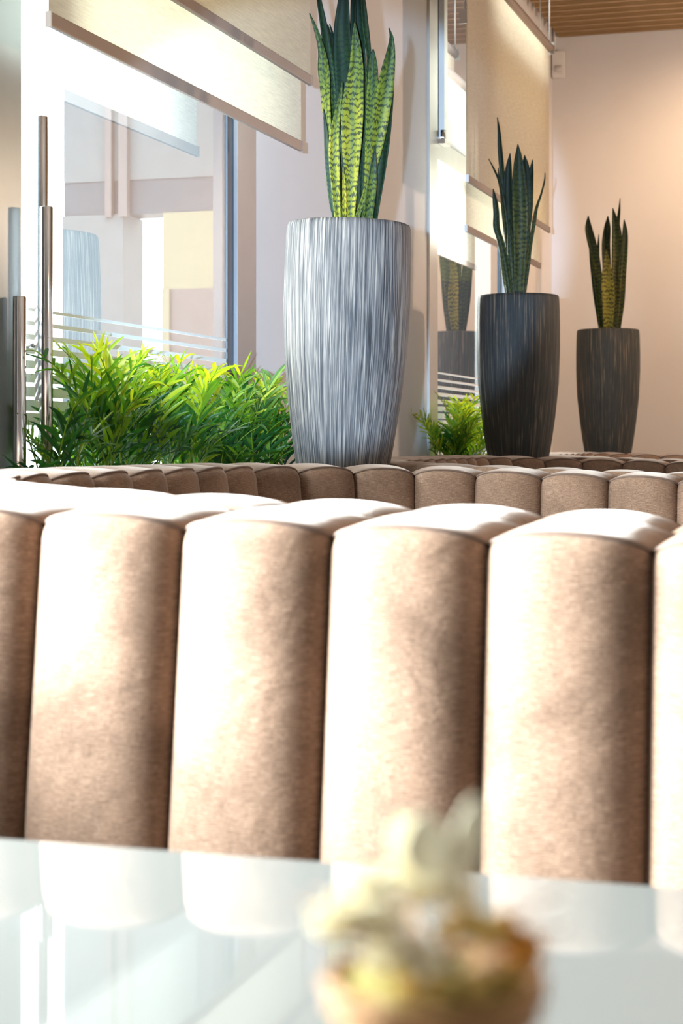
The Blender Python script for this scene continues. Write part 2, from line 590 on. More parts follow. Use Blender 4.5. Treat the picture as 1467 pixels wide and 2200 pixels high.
MB().box(-4.805, -4.76, AY - 0.05, AY - 0.001, 2.50, 4.6).build('post', M['facade_mauve'], ax)
MB().box(-4.71, -4.65, AY - 0.05, AY - 0.001, 2.50, 4.6).build('post', M['facade_mauve'], ax)

# ------------------------------------------------------------------ blinds
def blind(label, X, y0, y1, zb, zt, mat, hem_h, group=None, rail=True):
    t = thing('roller_blind', label, 'blind', (X, (y0 + y1) / 2, zt), group)
    rows = []
    for i in range(25):
        zz = zb + (zt - zb) * i / 24
        rows.append([(X + 0.0015 * math.sin(5 * (y0 + (y1 - y0) * j / 20)) * (1 - i / 24), y0 + (y1 - y0) * j / 20, zz) for j in range(21)])
    m_ = MB()
    m_.grid(rows, True)
    fb = m_.build('fabric', mat, t)
    h = MB().box(X - 0.006, X + 0.006, y0 + 0.002, y1 - 0.002, zb - hem_h, zb + 0.004)
    hb = h.build('hem_bar', M['hem'], t, bevel=0.002)
    MB().box(X - 0.007, X + 0.007, y0 - 0.004, y0 + 0.002, zb - hem_h - 0.001, zb + 0.005).build('end_cap', M['whiteplastic'], hb)
    MB().box(X - 0.007, X + 0.007, y1 - 0.002, y1 + 0.004, zb - hem_h - 0.001, zb + 0.005).build('end_cap', M['hem'], hb)
    if rail:
        MB().tube([(X - 0.0, y0 - 0.01, zt + 0.02), (X - 0.0, y1 + 0.01, zt + 0.02)], 0.024, 16).build('roller_tube', M['hem'], t)
        for yy in (y0 - 0.018, y1 + 0.012):
            bk = MB().box(X - 0.026, X + 0.026, yy, yy + 0.006, zt - 0.012, zt + 0.05)
            bk.tube([(X, yy + 0.003, zt + 0.05), (X, yy + 0.003, CEIL - 0.001)], 0.004, 8)
            bk.build('bracket', M['alu'], t)
    return t


XR, XF = -1.78, -1.70
ZR, ZF = CZ + 0.955, CZ + 1.130
blind('cream screen blind lowered furthest over the glass door, hanging nearer the glass', XR, 3.576, 5.353, ZR, 2.95, M['blind_rear'], 0.028)
blind('plain cream blind over the glass door, the shorter one nearer the room', XF, 3.45, 5.205, ZF, 3.12, M['blind_front'], 0.026)
blind('cream screen blind hanging lowest against the far window', XR, 7.68, 9.44, ZR + 0.008, 2.92, M['blind_rear'], 0.026)
blind('plain cream blind of the far window, in front of the lower screen', XF, 7.36, 9.28, ZF + 0.005, 3.12, M['blind_front'], 0.026)

# ------------------------------------------------------------------ detector
dt = thing('motion_detector', 'white motion detector high in the corner of the back wall', 'detector', (-1.905, BY, 3.36))
MB().box(-1.946, -1.866, BY - 0.045, BY, 3.275, 3.44).build('body', M['whiteplastic'], dt, bevel=0.014)
lm = MB()
rows = []
for i in range(9):
    a = math.pi * i / 8
    rows.append([(-1.906 - 0.022 * math.cos(a), BY - 0.044 - 0.018 * math.sin(a) * math.sin(math.pi * (0.08 + 0.84 * j / 6)), 3.308 + 0.042 * j / 6) for j in range(7)])
lm.grid(rows, True)
lm.build('lens', M['lens'], bpy.data.objects['body'])
MB().tube([(-1.93, BY - 0.012, 3.44), (-1.93, BY - 0.012, 3.77)], 0.008, 10).build('cable', M['whiteplastic'], dt)

# ------------------------------------------------------------------ booth sofas
CH = 0.170


def ztop(x):
    return CZ - 0.074 - 0.028 * (x + 0.85)


class Path:
    """inner face of a booth back; going near arm -> wall -> far arm; normals point into the booth"""

    def __init__(s):
        s.seg = []

    def line(s, p, q, n):
        p, q = Vector(p), Vector(q)
        d = (q - p).normalized()
        s.seg.append(('l', p, q, Vector((d.y, -d.x)), n))

    def arc(s, c, r, a0, a1, n):
        s.seg.append(('a', Vector(c), r, a0, a1, n))

    def channels(s):
        for sg in s.seg:
            n = sg[-1]
            for k in range(n):
                yield sg, k / n, (k + 1) / n

    @staticmethod
    def at(sg, f):
        if sg[0] == 'l':
            return sg[1].lerp(sg[2], f), sg[3]
        a = sg[3] + (sg[4] - sg[3]) * f
        d = Vector((math.cos(a), math.sin(a)))
        return sg[1] + d * sg[2], -d


def profile(f, zt, t, u):
    """(n, z) list for bulge f"""
    za = zt - 0.019 * (1 - f)
    r = 0.030
    nb = 0.036 * f
    pts = []
    zc = za - r
    for k in range(9):
        z_ = 0.40 + (zc - 0.40) * k / 8
        pts.append((nb + 0.13 * (zc - z_) * (1 if True else 0), z_))
    for k in range(1, 6):
        a = math.pi / 2 * k / 6
        pts.append((nb - r + r * math.cos(a), zc + r * math.sin(a)))
    n0 = nb - r
    for k in range(0, 8):
        g = k / 7
        pts.append((n0 + (-t - n0) * g, za + 0.006 * math.sin(math.pi * g) * f))
    pts.append((-t, za - 0.05))
    pts.append((-t, 0.40))
    return pts


def booth(label, path, group, loc):
    root = thing('booth_sofa', label, 'sofa', loc, group)
    pipe_pts = []
    s_len = 0.0
    seat_rows, plinth_rows = [], []
    NU = 16
    for sg, f0, f1 in path.channels():
        rows, uvs = [], []
        is_arc = sg[0] == 'a'
        L = (sg[2] - sg[1]).length / sg[-1] if not is_arc else abs(sg[4] - sg[3]) * sg[2] / sg[-1]
        for i in range(NU + 1):
            x = -math.cos(math.pi * i / NU)
            x = 0.55 * x + 0.45 * (2 * i / NU - 1)
            f = max(0.0, 1 - abs(x) ** 2.3) ** 0.62
            p, nrm = path.at(sg, f0 + (f1 - f0) * (x + 1) / 2)
            t = 0.23
            if is_arc or (sg[0] == 'l' and abs(sg[3].x) > 0.5):
                t = 0.18
            zt = ztop(p.x)
            pr = profile(f, zt, t, x)
            rows.append([(p.x + nrm.x * n_, p.y + nrm.y * n_, z_) for n_, z_ in pr])
            acc = 0
            for k, (n_, z_) in enumerate(pr):
                if k:
                    acc += math.hypot(n_ - pr[k - 1][0], z_ - pr[k - 1][1])
                uvs.append((s_len + L * (x + 1) / 2, acc))
            q = pr[12]
            pipe_pts.append((p.x + nrm.x * (q[0] + 0.0005), p.y + nrm.y * (q[0] + 0.0005), q[1] + 0.0005))
            if i in (0, NU // 2):
                seat_rows.append([(p.x + nrm.x * a, p.y + nrm.y * a, b) for a, b in
                                  ((-0.15, 0.46), (0.05, 0.46), (0.38, 0.465), (0.42, 0.45), (0.43, 0.42), (0.42, 0.36), (-0.15, 0.36))])
                plinth_rows.append([(p.x + nrm.x * a, p.y + nrm.y * a, b) for a, b in
                                    ((-0.16, 0.36), (0.36, 0.36), (0.36, 0.0), (-0.16, 0.0))])
        s_len += L
        m_ = MB()
        m_.grid(rows, True)
        m_.build('back_channel', M['velvet'], root, uvs=uvs)
    pm = MB(); pm.tube(pipe_pts, 0.0028, 6, False)
    pm.build('piping', M['piping'], root)
    sm_ = MB(); sm_.grid(seat_rows, True, True)
    n0 = len(seat_rows[0])
    sm_.f.append(tuple(range(n0))); sm_.sm.append(False)
    e = (len(seat_rows) - 1) * n0
    sm_.f.append(tuple(range(e, e + n0))[::-1]); sm_.sm.append(False)
    sm_.build('seat', M['velvet'], root, uvs=[(v[0] + v[1], v[2]) for v in sm_.v])
    pl = MB(); pl.grid(plinth_rows, False, True)
    pl.build('plinth', M['piping'], root)
    return root


def booth_path(near, far, xn, xf, end=0.36, rn=0.75, rf=0.50, xw=-1.50):
    """near/far: y of the inner faces; xn/xf: x of a valley on each arm"""
    P = Path()
    cnx = xw + rn
    cfx = xw + rf
    if near is not None:
        n = int(round((end - cnx) / CH))
        P.line((cnx + n * CH, near), (cnx, near), n)
        # going left along the near arm: inside is +y
        P.seg[-1] = ('l', P.seg[-1][1], P.seg[-1][2], Vector((0, 1)), n)
        P.arc((cnx, near + rn), rn, -math.pi / 2, -math.pi, 7)
        y0 = near + rn
    else:
        y0 = far - 1.4
    y1 = far - rf
    nw = max(1, int(round((y1 - y0) / CH)))
    P.seg.append(('l', Vector((xw, y0)), Vector((xw, y1)), Vector((1, 0)), nw))
    P.arc((cfx, far - rf), rf, math.pi, math.pi / 2, 5)
    n = int(round((end - cfx) / CH))
    P.seg.append(('l', Vector((cfx, far)), Vector((cfx + n * CH, far)), Vector((0, -1)), n))
    return P


booth('pale lit channel-tufted velvet booth sofa right behind the white table', booth_path(None, 1.80, 0, -0.385, xw=-1.405), None, (-0.4, 1.9, 0))
booth('brown channel-tufted velvet booth sofa whose far back runs in front of the largest planter', booth_path(2.26, 4.42, -0.385, -0.76), None, (-0.4, 4.5, 0))
booth('brown channel-tufted velvet booth sofa in front of the middle planter', booth_path(4.88, 7.07, 0, 0), None, (-0.4, 7.1, 0))
booth('furthest velvet booth sofa, in front of the smallest planter', booth_path(7.55, 9.66, 0, 0), None, (-0.4, 9.7, 0))

# ------------------------------------------------------------------ planters with snake plants
POT_PROF = [(0.100, 0.0), (0.112, 0.03), (0.133, 0.155), (0.144, 0.22), (0.159, 0.328), (0.1745, 0.47), (0.1805, 0.62), (0.1805, 0.72), (0.1785, 0.81), (0.177, 0.84), (0.174, 0.851), (0.168, 0.853), (0.164, 0.845), (0.163, 0.80)]


def pot(label, loc, top, mat, tilt=0.0):
    """loc: xy of the axis, top: rim height"""
    H = 0.853
    z0 = top - H
    t = thing('planter', label, 'planter', (loc[0], loc[1], z0), None)
    prof = []
    for k in range(len(POT_PROF) - 1):
        (r0, a0), (r1, a1) = POT_PROF[k], POT_PROF[k + 1]
        n = max(1, int((a1 - a0) / 0.03))
        for j in range(n):
            prof.append((r0 + (r1 - r0) * j / n, a0 + (a1 - a0) * j / n))
    prof.append(POT_PROF[-1])
    n = 360
    rows, uvs = [], []
    L = 0
    for i, (r, zz) in enumerate(prof):
        if i:
            L += math.hypot(r - prof[i - 1][0], zz - prof[i - 1][1])
        row = []
        for k in range(n + 1):
            a = 2 * math.pi * k / n
            d = 0.0016 * noise.noise((math.cos(a) * 9.5 + 3, math.sin(a) * 9.5, zz * 2.2 + loc[1]))
            d += 0.0012 * noise.noise((math.cos(a) * 24, math.sin(a) * 24, zz * 3.0 + loc[1]))
            if k == n:
                row.append(row[0]); uvs.append((1.0, L)); continue
            rr = r + d
            row.append((loc[0] + rr * math.cos(a), loc[1] + rr * math.sin(a), z0 + zz)); uvs.append((k / n, L))
        rows.append(row)
    m_ = MB(); m_.grid(rows, True)
    body = m_.build('pot_body', mat, t, uvs=uvs)
    sl = MB()
    sr = [[(loc[0] + r * math.cos(2 * math.pi * k / 24), loc[1] + r * math.sin(2 * math.pi * k / 24), top - 0.035 + 0.006 * R.random()) for k in range(24)] for r in (0.002, 0.06, 0.12, 0.166)]
    sl.grid(sr, True, True)
    sl.build('soil', M['soil'], t)
    t.rotation_euler = Matrix.Rotation(tilt, 3, VIEW).to_euler()
    # plinth under the pot
    return t


def snake_plant(label, loc, top, pcx, Z, ybase, leaves, mat):
    """leaves: list of (depth toward the camera, twist, tone, [(px, py, halfwidth)...]) read off in picture-sized units, scaled to metres"""
    t = thing('snake_plant', label, 'plant', (loc[0], loc[1], top - 0.03), None)
    k = Z / FPX
    for dep, twist, tone, pts in leaves:
        # smooth resample
        P = [Vector(((x - pcx) * k, (ybase - y) * k, w * k)) for x, y, w in pts]
        if P[0].y > P[-1].y:
            P = P[::-1]
        P.insert(0, Vector((P[0].x * 0.92, -0.035, P[0].z)))
        fine = []
        for i in range(len(P) - 1):
            p0, p1, p2, p3 = P[max(i - 1, 0)], P[i], P[i + 1], P[min(i + 2, len(P) - 1)]
            for j in range(6):
                s_ = j / 6
                fine.append(0.5 * ((2 * p1) + (p2 - p0) * s_ + (2 * p0 - 5 * p1 + 4 * p2 - p3) * s_ ** 2 + (3 * p1 - p0 - 3 * p2 + p3) * s_ ** 3))
        fine.append(P[-1])
        rows, rows2, uvs, L = [], [], [], 0
        top_h = max(p.y for p in fine) + 1e-6
        for i, p in enumerate(fine):
            if i:
                L += math.hypot(p.x - fine[i - 1].x, p.y - fine[i - 1].y)
            hw = max(0.0006, p.z) / max(0.55, math.cos(twist))
            g = max(0, p.y) / top_h
            d = dep * (0.55 + 0.75 * g) + 0.006 * math.sin(5 * g + twist * 7)
            c = Vector((loc[0], loc[1], top)) + RIGHT * p.x - VIEW * d + Vector((0, 0, p.y))
            tw = twist * (0.6 + 0.6 * g)
            ac = RIGHT * math.cos(tw) - VIEW * math.sin(tw)
            nn = -VIEW * math.cos(tw) - RIGHT * math.sin(tw)
            row, back = [], []
            for j in range(7):
                s_ = j / 3 - 1
                q = c + ac * hw * s_ + nn * hw * 0.42 * (s_ * s_ - 0.3)
                row.append(q)
                uvs.append(((s_ + 1) / 2, L + tone * 3))
            rows.append(row)
        m_ = MB(); m_.grid(rows, True)
        o = m_.build('leaf', mat, t, uvs=uvs)
        a = o.data.attributes.new('tone', 'FLOAT', 'POINT')
        vals = []
        nr = len(fine)
        for i, p in enumerate(fine):
            g = max(0, p.y) / top_h
            vals += [tone - 0.22 * max(0, g - 0.55) / 0.45] * 7
        a.data.foreach_set('value', vals)
        sol = o.modifiers.new('thick', 'SOLIDIFY'); sol.thickness = 0.003; sol.offset = 0
    return t


def plinth_block(label, loc, top, r=0.112):
    t = thing('plant_plinth', label, 'plinth', (loc[0], loc[1], 0))
    MB().lathe([(0.0, 0.0), (r, 0.0), (r, top - 0.02), (0.0, top - 0.02)], 40, (loc[0], loc[1], 0), False).build('block', M['trough'], t)
    MB().lathe([(0.0, top - 0.02), (r - 0.004, top - 0.02), (r, top - 0.016), (r, top - 0.004), (r - 0.004, top), (0.0, top)], 40, (loc[0], loc[1], 0), False).build('cap', M['trough'], t)


P1, P2, P3 = (-1.470, 4.850), (-1.524, 7.580), (-1.515, 10.135)
PT = CZ + 0.632
pot('largest and nearest grey ribbed tapered planter, lit from the left', (P1[0] - 0.018, P1[1] - 0.005), PT - 0.008, M['bark'], math.radians(1.4))
pot('middle ribbed tapered planter before the far window', P2, PT + 0.005, M['bark_shaded'])
pot('smallest looking ribbed planter, furthest away in the corner', P3, PT + 0.012, M['bark_shaded'])
for p, l in ((P1, 'white plinth under the nearest planter'), (P2, 'white plinth under the middle planter'), (P3, 'white plinth under the furthest planter')):
    plinth_block(l, p, PT - 0.853 - (0.012 if p is P1 else 0.001))

LV1 = [
    (0.05, 0.25, 0.62, [(663, 33, .6), (677, 66, 4), (689, 108, 7), (694, 150, 12), (697, 195, 10), (700, 240, 8.5), (706, 300, 6), (717, 400, 5), (722, 470, 5)]),
    (-0.01, -0.5, 0.42, [(672, -70, .6), (679, -30, 4), (686, 10, 6), (693, 50, 8), (700, 100, 9), (708, 160, 10), (714, 230, 8), (720, 330, 6), (728, 470, 6)]),
    (-0.05, 0.5, 0.32, [(701, 34, .6), (706, 62, 5), (713, 110, 9), (721, 170, 10), (727, 240, 9), (732, 350, 7), (738, 470, 6)]),
    (-0.03, -0.6, 0.30, [(706, 38, .6), (714, 68, 3), (721, 110, 4), (727, 190, 5), (731, 300, 5), (738, 470, 5)]),
    (0.0, 0.1, 0.36, [(737, -75, .6), (736, -35, 7), (735, 0, 12), (733, 50, 17), (735, 110, 20), (739, 180, 20), (744, 280, 17), (748, 380, 13), (752, 470, 11)]),
    (0.075, 0.0, 0.66, [(759, 56, .6), (760, 80, 6), (762, 115, 11), (762, 155, 15), (757, 200, 20), (754, 245, 23), (753, 300, 21), (752, 350, 17), (752, 410, 12), (750, 470, 9)]),
    (-0.02, 0.6, 0.32, [(757, -60, .6), (757, -15, 5), (757, 40, 6), (758, 110, 6), (762, 250, 6), (766, 470, 7)]),
    (-0.035, 0.2, 0.38, [(768, -90, .6), (768, -40, 7), (768, 10, 10), (771, 60, 11), (775, 110, 8), (779, 170, 7), (780, 270, 8), (776, 470, 9)]),
    (-0.01, -0.6, 0.44, [(772, -60, .6), (777, -10, 5), (781, 40, 7), (787, 85, 6), (790, 115, 5), (789, 170, 6), (787, 300, 7), (783, 470, 8)]),
    (0.01, 0.1, 0.60, [(799, 99, .6), (798, 118, 7), (799, 145, 10), (798, 185, 12), (795, 235, 11), (791, 320, 9), (786, 470, 8)]),
    (0.05, -0.35, 0.60, [(832, 64, .6), (837, 84, 4), (835, 115, 9), (829, 150, 14), (823, 190, 17), (816, 235, 17), (808, 290, 15), (798, 345, 11), (786, 400, 7), (772, 440, 5), (763, 470, 5)]),
    (-0.015, 0.7, 0.32, [(841, 100, .6), (841, 140, 4), (839, 190, 5), (834, 240, 7), (826, 300, 9), (815, 370, 9), (804, 430, 9), (797, 470, 9)]),
    (0.085, -0.1, 0.66, [(733, 184, .6), (729, 215, 4), (722, 255, 7), (716, 295, 10), (716, 345, 11), (719, 400, 9), (724, 470, 6)]),
    (0.04, 0.5, 0.40, [(693, 235, .6), (698, 275, 4), (702, 330, 6), (706, 380, 6), (711, 430, 5), (719, 470, 4)]),
    (0.06, -0.2, 0.50, [(802, 318, .6), (799, 350, 6), (795, 395, 10), (790, 435, 11), (786, 470, 10)]),
    (0.09, 0.0, 0.78, [(735, 362, .6), (737, 395, 3), (738, 430, 4), (738, 470, 4)]),
]
LV2 = [
    (0.0, 0.4, 0.34, [(1067, 246, .5), (1071, 278, 3), (1073, 310, 4.5), (1076, 345, 5), (1080, 385, 5), (1085, 440, 6), (1092, 520, 6), (1100, 628, 5)]),
    (0.03, -0.4, 0.36, [(1047, 338, .5), (1060, 364, 2.2), (1070, 388, 3), (1077, 425, 4.5), (1084, 475, 5), (1092, 540, 6), (1101, 628, 5)]),
    (-0.02, 0.2, 0.36, [(1070, 352, .5), (1073, 378, 1.8), (1078, 410, 3), (1085, 470, 5), (1100, 628, 4)]),
    (0.01, 0.2, 0.30, [(1094, 324, .5), (1092, 346, 5), (1090, 380, 9), (1091, 430, 11), (1095, 500, 11), (1100, 560, 9), (1104, 628, 7)]),
    (0.06, 0.0, 0.46, [(1108, 309, .5), (1109, 334, 7), (1110, 364, 12), (1112, 420, 16), (1114, 480, 16), (1113, 545, 13), (1112, 628, 10)]),
    (0.0, -0.2, 0.38, [(1126, 326, .5), (1128, 350, 7), (1130, 390, 10), (1132, 430, 11), (1128, 480, 10), (1124, 545, 8), (1119, 628, 6)]),
    (-0.02, 0.3, 0.36, [(1144, 335, .5), (1142, 356, 4), (1140, 385, 6), (1139, 425, 6), (1133, 490, 6), (1123, 628, 5)]),
    (0.02, -0.5, 0.42, [(1168, 367, .4), (1167, 384, 1.5), (1160, 412, 2), (1150, 442, 3.2), (1145, 472, 4), (1138, 515, 4), (1131, 565, 5), (1122, 628, 5)]),
    (0.05, 0.3, 0.40, [(1055, 404, .5), (1060, 430, 5), (1063, 456, 6), (1064, 486, 7), (1073, 515, 7), (1083, 560, 7), (1093, 628, 6)]),
    (0.03, 0.6, 0.60, [(1068, 510, .4), (1074, 545, 2), (1080, 590, 2.5), (1088, 628, 3)]),
    (0.05, 0.3, 0.44, [(1090, 470, .5), (1093, 510, 6), (1097, 560, 8), (1102, 628, 7)]),
]
LV3 = [
    (0.02, 0.2, 0.42, [(1260, 460, .5), (1261, 485, 7), (1267, 512, 9), (1275, 545, 9), (1281, 590, 9), (1287, 645, 8), (1292, 703, 7)]),
    (0.0, 0.5, 0.36, [(1263, 525, .5), (1267, 560, 2), (1273, 595, 4), (1281, 640, 6), (1290, 703, 5)]),
    (0.0, -0.1, 0.42, [(1304, 459, .5), (1302, 485, 7), (1299, 520, 9), (1300, 565, 9), (1302, 630, 8), (1304, 703, 6)]),
    (0.06, 0.0, 0.78, [(1296, 535, .5), (1297, 568, 8), (1299, 608, 13), (1301, 645, 13), (1301, 703, 9)]),
    (0.03, 0.1, 0.48, [(1312, 444, .5), (1317, 470, 6), (1321, 500, 10), (1321, 560, 11), (1319, 620, 10), (1316, 703, 7)]),
    (-0.02, 0.5, 0.46, [(1331, 420, .4), (1329, 450, 2.5), (1326, 480, 4), (1323, 560, 6), (1318, 703, 5)]),
    (0.02, -0.3, 0.44, [(1337, 468, .5), (1338, 495, 6), (1336, 535, 8), (1332, 585, 9), (1330, 645, 8), (1324, 703, 6)]),
    (-0.03, 0.3, 0.50, [(1286, 497, .4), (1285, 522, 2), (1284, 565, 4), (1292, 703, 4)]),
]
snake_plant('tall banded snake plant in the nearest grey planter', P1, PT, 745, 5.07, 468, LV1, M['leaf'])
snake_plant('dark snake plant in the middle planter', P2, PT + 0.005, 1112, 7.69, 629, LV2, M['leaf_dark'])
snake_plant('short snake plant in the furthest planter by the back wall', P3, PT + 0.012, 1304, 10.14, 704, LV3, M['leaf_dark'])

# ------------------------------------------------------------------ palms along the glass
def trough(label, y0, y1):
    t = thing('planter_trough', label, 'planter', (-1.81, (y0 + y1) / 2, 0))
    x0, x1, h = -1.93, -1.70, 0.88
    b = MB()
    b.box(x0, x1, y0, y1, 0, h - 0.06)
    b.box(x0, x0 + 0.012, y0, y1, h - 0.06, h).box(x1 - 0.012, x1, y0, y1, h - 0.06, h)
    b.box(x0 + 0.012, x1 - 0.012, y0, y0 + 0.012, h - 0.06, h).box(x0 + 0.012, x1 - 0.012, y1 - 0.012, y1, h - 0.06, h)
    b.build('trough_body', M['trough'], t)
    rows = [[(x0 + 0.012 + (x1 - x0 - 0.024) * j / 6, y0 + 0.012 + (y1 - y0 - 0.024) * i / 40, h - 0.03 + 0.012 * R.random()) for j in range(7)] for i in range(41)]
    s_ = MB(); s_.grid(rows, True)
    s_.build('soil', M['soil'], t)


trough('long white planter trough below the glass door', 3.44, 5.33)
trough('long white planter trough below the far window', 7.40, 8.95)


def palm(label, x, y, h, nf, group, seed, backlit_tone=0.0):
    r = random.Random(seed)
    t = thing('parlour_palm', label, 'plant', (x, y, 0.86), group)
    base = Vector((x, y, 0.86))
    for k in range(nf):
        az = 2 * math.pi * (k / nf) + r.uniform(-0.5, 0.5)
        lean = r.uniform(0.03, 0.13) * (1 if k % 3 else 0.35)
        hh = h * (1.0 - 0.62 * r.random() ** 1.3)
        arch = r.uniform(0.0, 0.16)
        dirv = Vector((math.cos(az) * 0.65, math.sin(az), 0))
        st = base + Vector((r.uniform(-0.04, 0.04), r.uniform(-0.07, 0.07), -0.01))
        pts = []
        for i in range(13):
            g = i / 12
            pts.append(st + dirv * (lean * g + arch * g ** 3) + Vector((0, 0, hh * (g - 0.14 * g ** 3.5))))

        def fix(p):
            p = Vector(p)
            p.x = max(p.x, -1.936 + 0.004 * r.random())
            if p.z < 1.01:
                p.x = min(p.x, -1.705)
            return p
        m_ = MB()
        tones = []
        m_.tube([fix(p) for p in pts], [0.0028 - 0.0018 * i / 12 for i in range(13)], 5, False)
        tones += [0.75] * len(m_.v)
        nl = r.randint(7, 10)
        g0 = r.uniform(0.3, 0.45)
        ftone = min(1.0, max(0.0, r.gauss(0.34, 0.24) + 0.45 * (hh / h - 0.7)))
        for i in range(nl):
            g = g0 + (1.0 - g0) * (i + 0.5) / nl
            fi = g * 12
            i0 = min(11, int(fi))
            p = pts[i0].lerp(pts[i0 + 1], fi - i0)
            tan = (pts[i0 + 1] - pts[i0]).normalized()
            side = tan.cross(Vector((0, 0, 1)))
            if side.length < 1e-3:
                side = Vector((1, 0, 0))
            side.normalize()
            upv = side.cross(tan).normalized()
            for sd in (-1, 1):
                ll = 0.082 * (0.6 + 0.7 * math.sin(math.pi * min(1, 0.25 + 0.7 * (i / nl)))) * r.uniform(0.8, 1.15) * (h / 0.42) ** 0.5
                ww = r.uniform(0.0036, 0.0058)
                d0 = (tan * r.uniform(0.7, 1.2) + side * sd * r.uniform(0.3, 1.25) + upv * r.uniform(-0.05, 0.3) + Vector((0, 0, r.uniform(0, 0.35)))).normalized()
                dr = r.uniform(0.004, 0.05)
                wv = d0.cross(upv).normalized()
                nseg = 6
                ra = []
                for j in range(nseg + 1):
                    q = j / nseg
                    c = p + d0 * ll * q + Vector((0, 0, -dr * q * q))
                    wj = ww * (math.sin(math.pi * min(1, 0.12 + 0.88 * q)) ** 0.7) + 0.0003
                    ra.append([fix(c - wv * wj + upv * 0.0015), fix(c), fix(c + wv * wj + upv * 0.0015)])
                n0 = len(m_.v)
                m_.grid(ra, True)
                tv = min(1, max(0, backlit_tone + 0.55 * ftone + 0.10 + 2.1 * max(0.0, p.z - 1.05) + r.uniform(-0.2, 0.26)))  # painted self-shade: low leaflets get a darker tone, high ones lighter
                tones += [tv] * (len(m_.v) - n0)
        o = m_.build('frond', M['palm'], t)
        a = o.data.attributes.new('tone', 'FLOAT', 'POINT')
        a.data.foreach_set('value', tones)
    return t


pal = [(3.68, 0.36, 9, 'leftmost parlour palm, partly behind the steel pull bars'),
       (3.90, 0.51, 21, 'bright tall parlour palm just right of the steel pull bars'),
       (4.16, 0.48, 20, 'second parlour palm right of the steel pull bars'),
       (4.42, 0.465, 20, 'parlour palm in the middle of the row below the glass door'),
       (4.68, 0.47, 20, 'parlour palm right of the middle of the row below the glass door'),
       (4.92, 0.48, 20, 'parlour palm before the right jamb of the glass door'),
       (5.16, 0.45, 19, 'rightmost parlour palm of the row, next to the largest planter')]
for i, (y, h, n, l) in enumerate(pal):
    palm(l, -1.82 + 0.015 * (i % 2), y, h, n, 'parlour palms below the glass door', 40 + i)
for i, (y, h, n, l) in enumerate([(7.62, 0.47, 20, 'tall parlour palm below the far window, left of the middle planter'), (7.93, 0.44, 18, 'parlour palm below the far window, half behind the middle planter')]):
    palm(l, -1.83, y, h, n, 'parlour palms below the far window', 70 + i, 0.22)  # raised tone paints the window's backlight into these leaves


# ------------------------------------------------------------------ table and centrepiece
TZ = CZ - 0.305
tb = thing('dining_table', 'glossy white glass-topped table in the foreground', 'table', (-0.35, 0.8, 0))
MB().box(-1.12, 0.40, 0.20, 1.227, TZ - 0.012, TZ).build('table_top', M['tabletop'], tb, bevel=0.003)
MB().box(-1.08, 0.36, 0.24, 1.187, TZ - 0.035, TZ - 0.013).build('under_frame', M['trough'], tb)
MB().lathe([(0.05, 0.03), (0.045, 0.06), (0.04, TZ - 0.06), (0.09, TZ - 0.034)], 32, (-0.35, 0.8, 0)).build('column', M['chrome'], tb)
MB().lathe([(0.0, 0.0), (0.26, 0.0), (0.26, 0.012), (0.06, 0.03), (0.0, 0.03)], 40, (-0.35, 0.8, 0)).build('foot', M['chrome'], tb)

M['petal'] = plain('cream_dried_petal', (0.90, 0.82, 0.60), 0.7, var=0.08, nscale=40)
M['petal_gold'] = plain('golden_dried_petal', (0.74, 0.52, 0.16), 0.7, var=0.12, nscale=40)
M['pod'] = plain('orange_seed_pod', (0.72, 0.30, 0.03), 0.6, var=0.15, nscale=50)
M['moss'] = plain('olive_moss', (0.22, 0.18, 0.04), 0.9, var=0.4, nscale=120, bmp=0.5)
M['wicker'] = plain('brown_wicker', (0.34, 0.17, 0.06), 0.7, var=0.3, nscale=60)
FZ = 0.42
FS = FZ / 0.94
fc = RIGHT * (200.0 / FPX * FZ) + VIEW * FZ
fc.z = CZ - (2225 - 950) / FPX * FZ      # rim of the little vase
fa = thing('flower_arrangement', 'blurred cream and gold dried flowers in a small brown vase on the white table', 'flowers', (fc.x, fc.y, TZ))
vb = MB()
hz = fc.z - TZ
vb.lathe([(0.0, 0.0), (0.020, 0.0), (0.021, 0.003), (0.018, 0.02), (0.0135, 0.06), (0.012, 0.10), (0.0125, hz - 0.012), (0.016, hz - 0.003), (0.0175, hz), (0.0165, hz), (0.013, hz - 0.01)], 40, (fc.x, fc.y, TZ))
vb.build('vase', M['wicker'], fa)
# wound twig wreath above the rim
bw = MB()
for i in range(6):
    zz = 0.0026 * i
    rr = 0.0190 + 0.0060 * math.sin(math.pi * 0.5 * (i + 0.6) / 6.0)
    pts = []
    for k in range(49):
        a = 2 * math.pi * k / 48
        q = rr + 0.0008 * math.sin(12 * a + i * math.pi)
        pts.append(fc + Vector((q * math.cos(a), q * math.sin(a), zz)))
    bw.tube(pts, 0.0017, 8, False)
bw.build('twig_wreath', M['wicker'], fa)
ms = MB()
rows = []
for i in range(9):
    a = math.pi / 2 * i / 8
    rows.append([fc + Vector((0.0225 * math.cos(a) * math.cos(b), 0.0225 * math.cos(a) * math.sin(b), 0.010 + 0.006 * math.sin(a) + 0.0015 * R.random())) for b in [2 * math.pi * k / 32 for k in range(32)]])
ms.grid(rows, True, True)
ms.build('moss', M['moss'], fa)


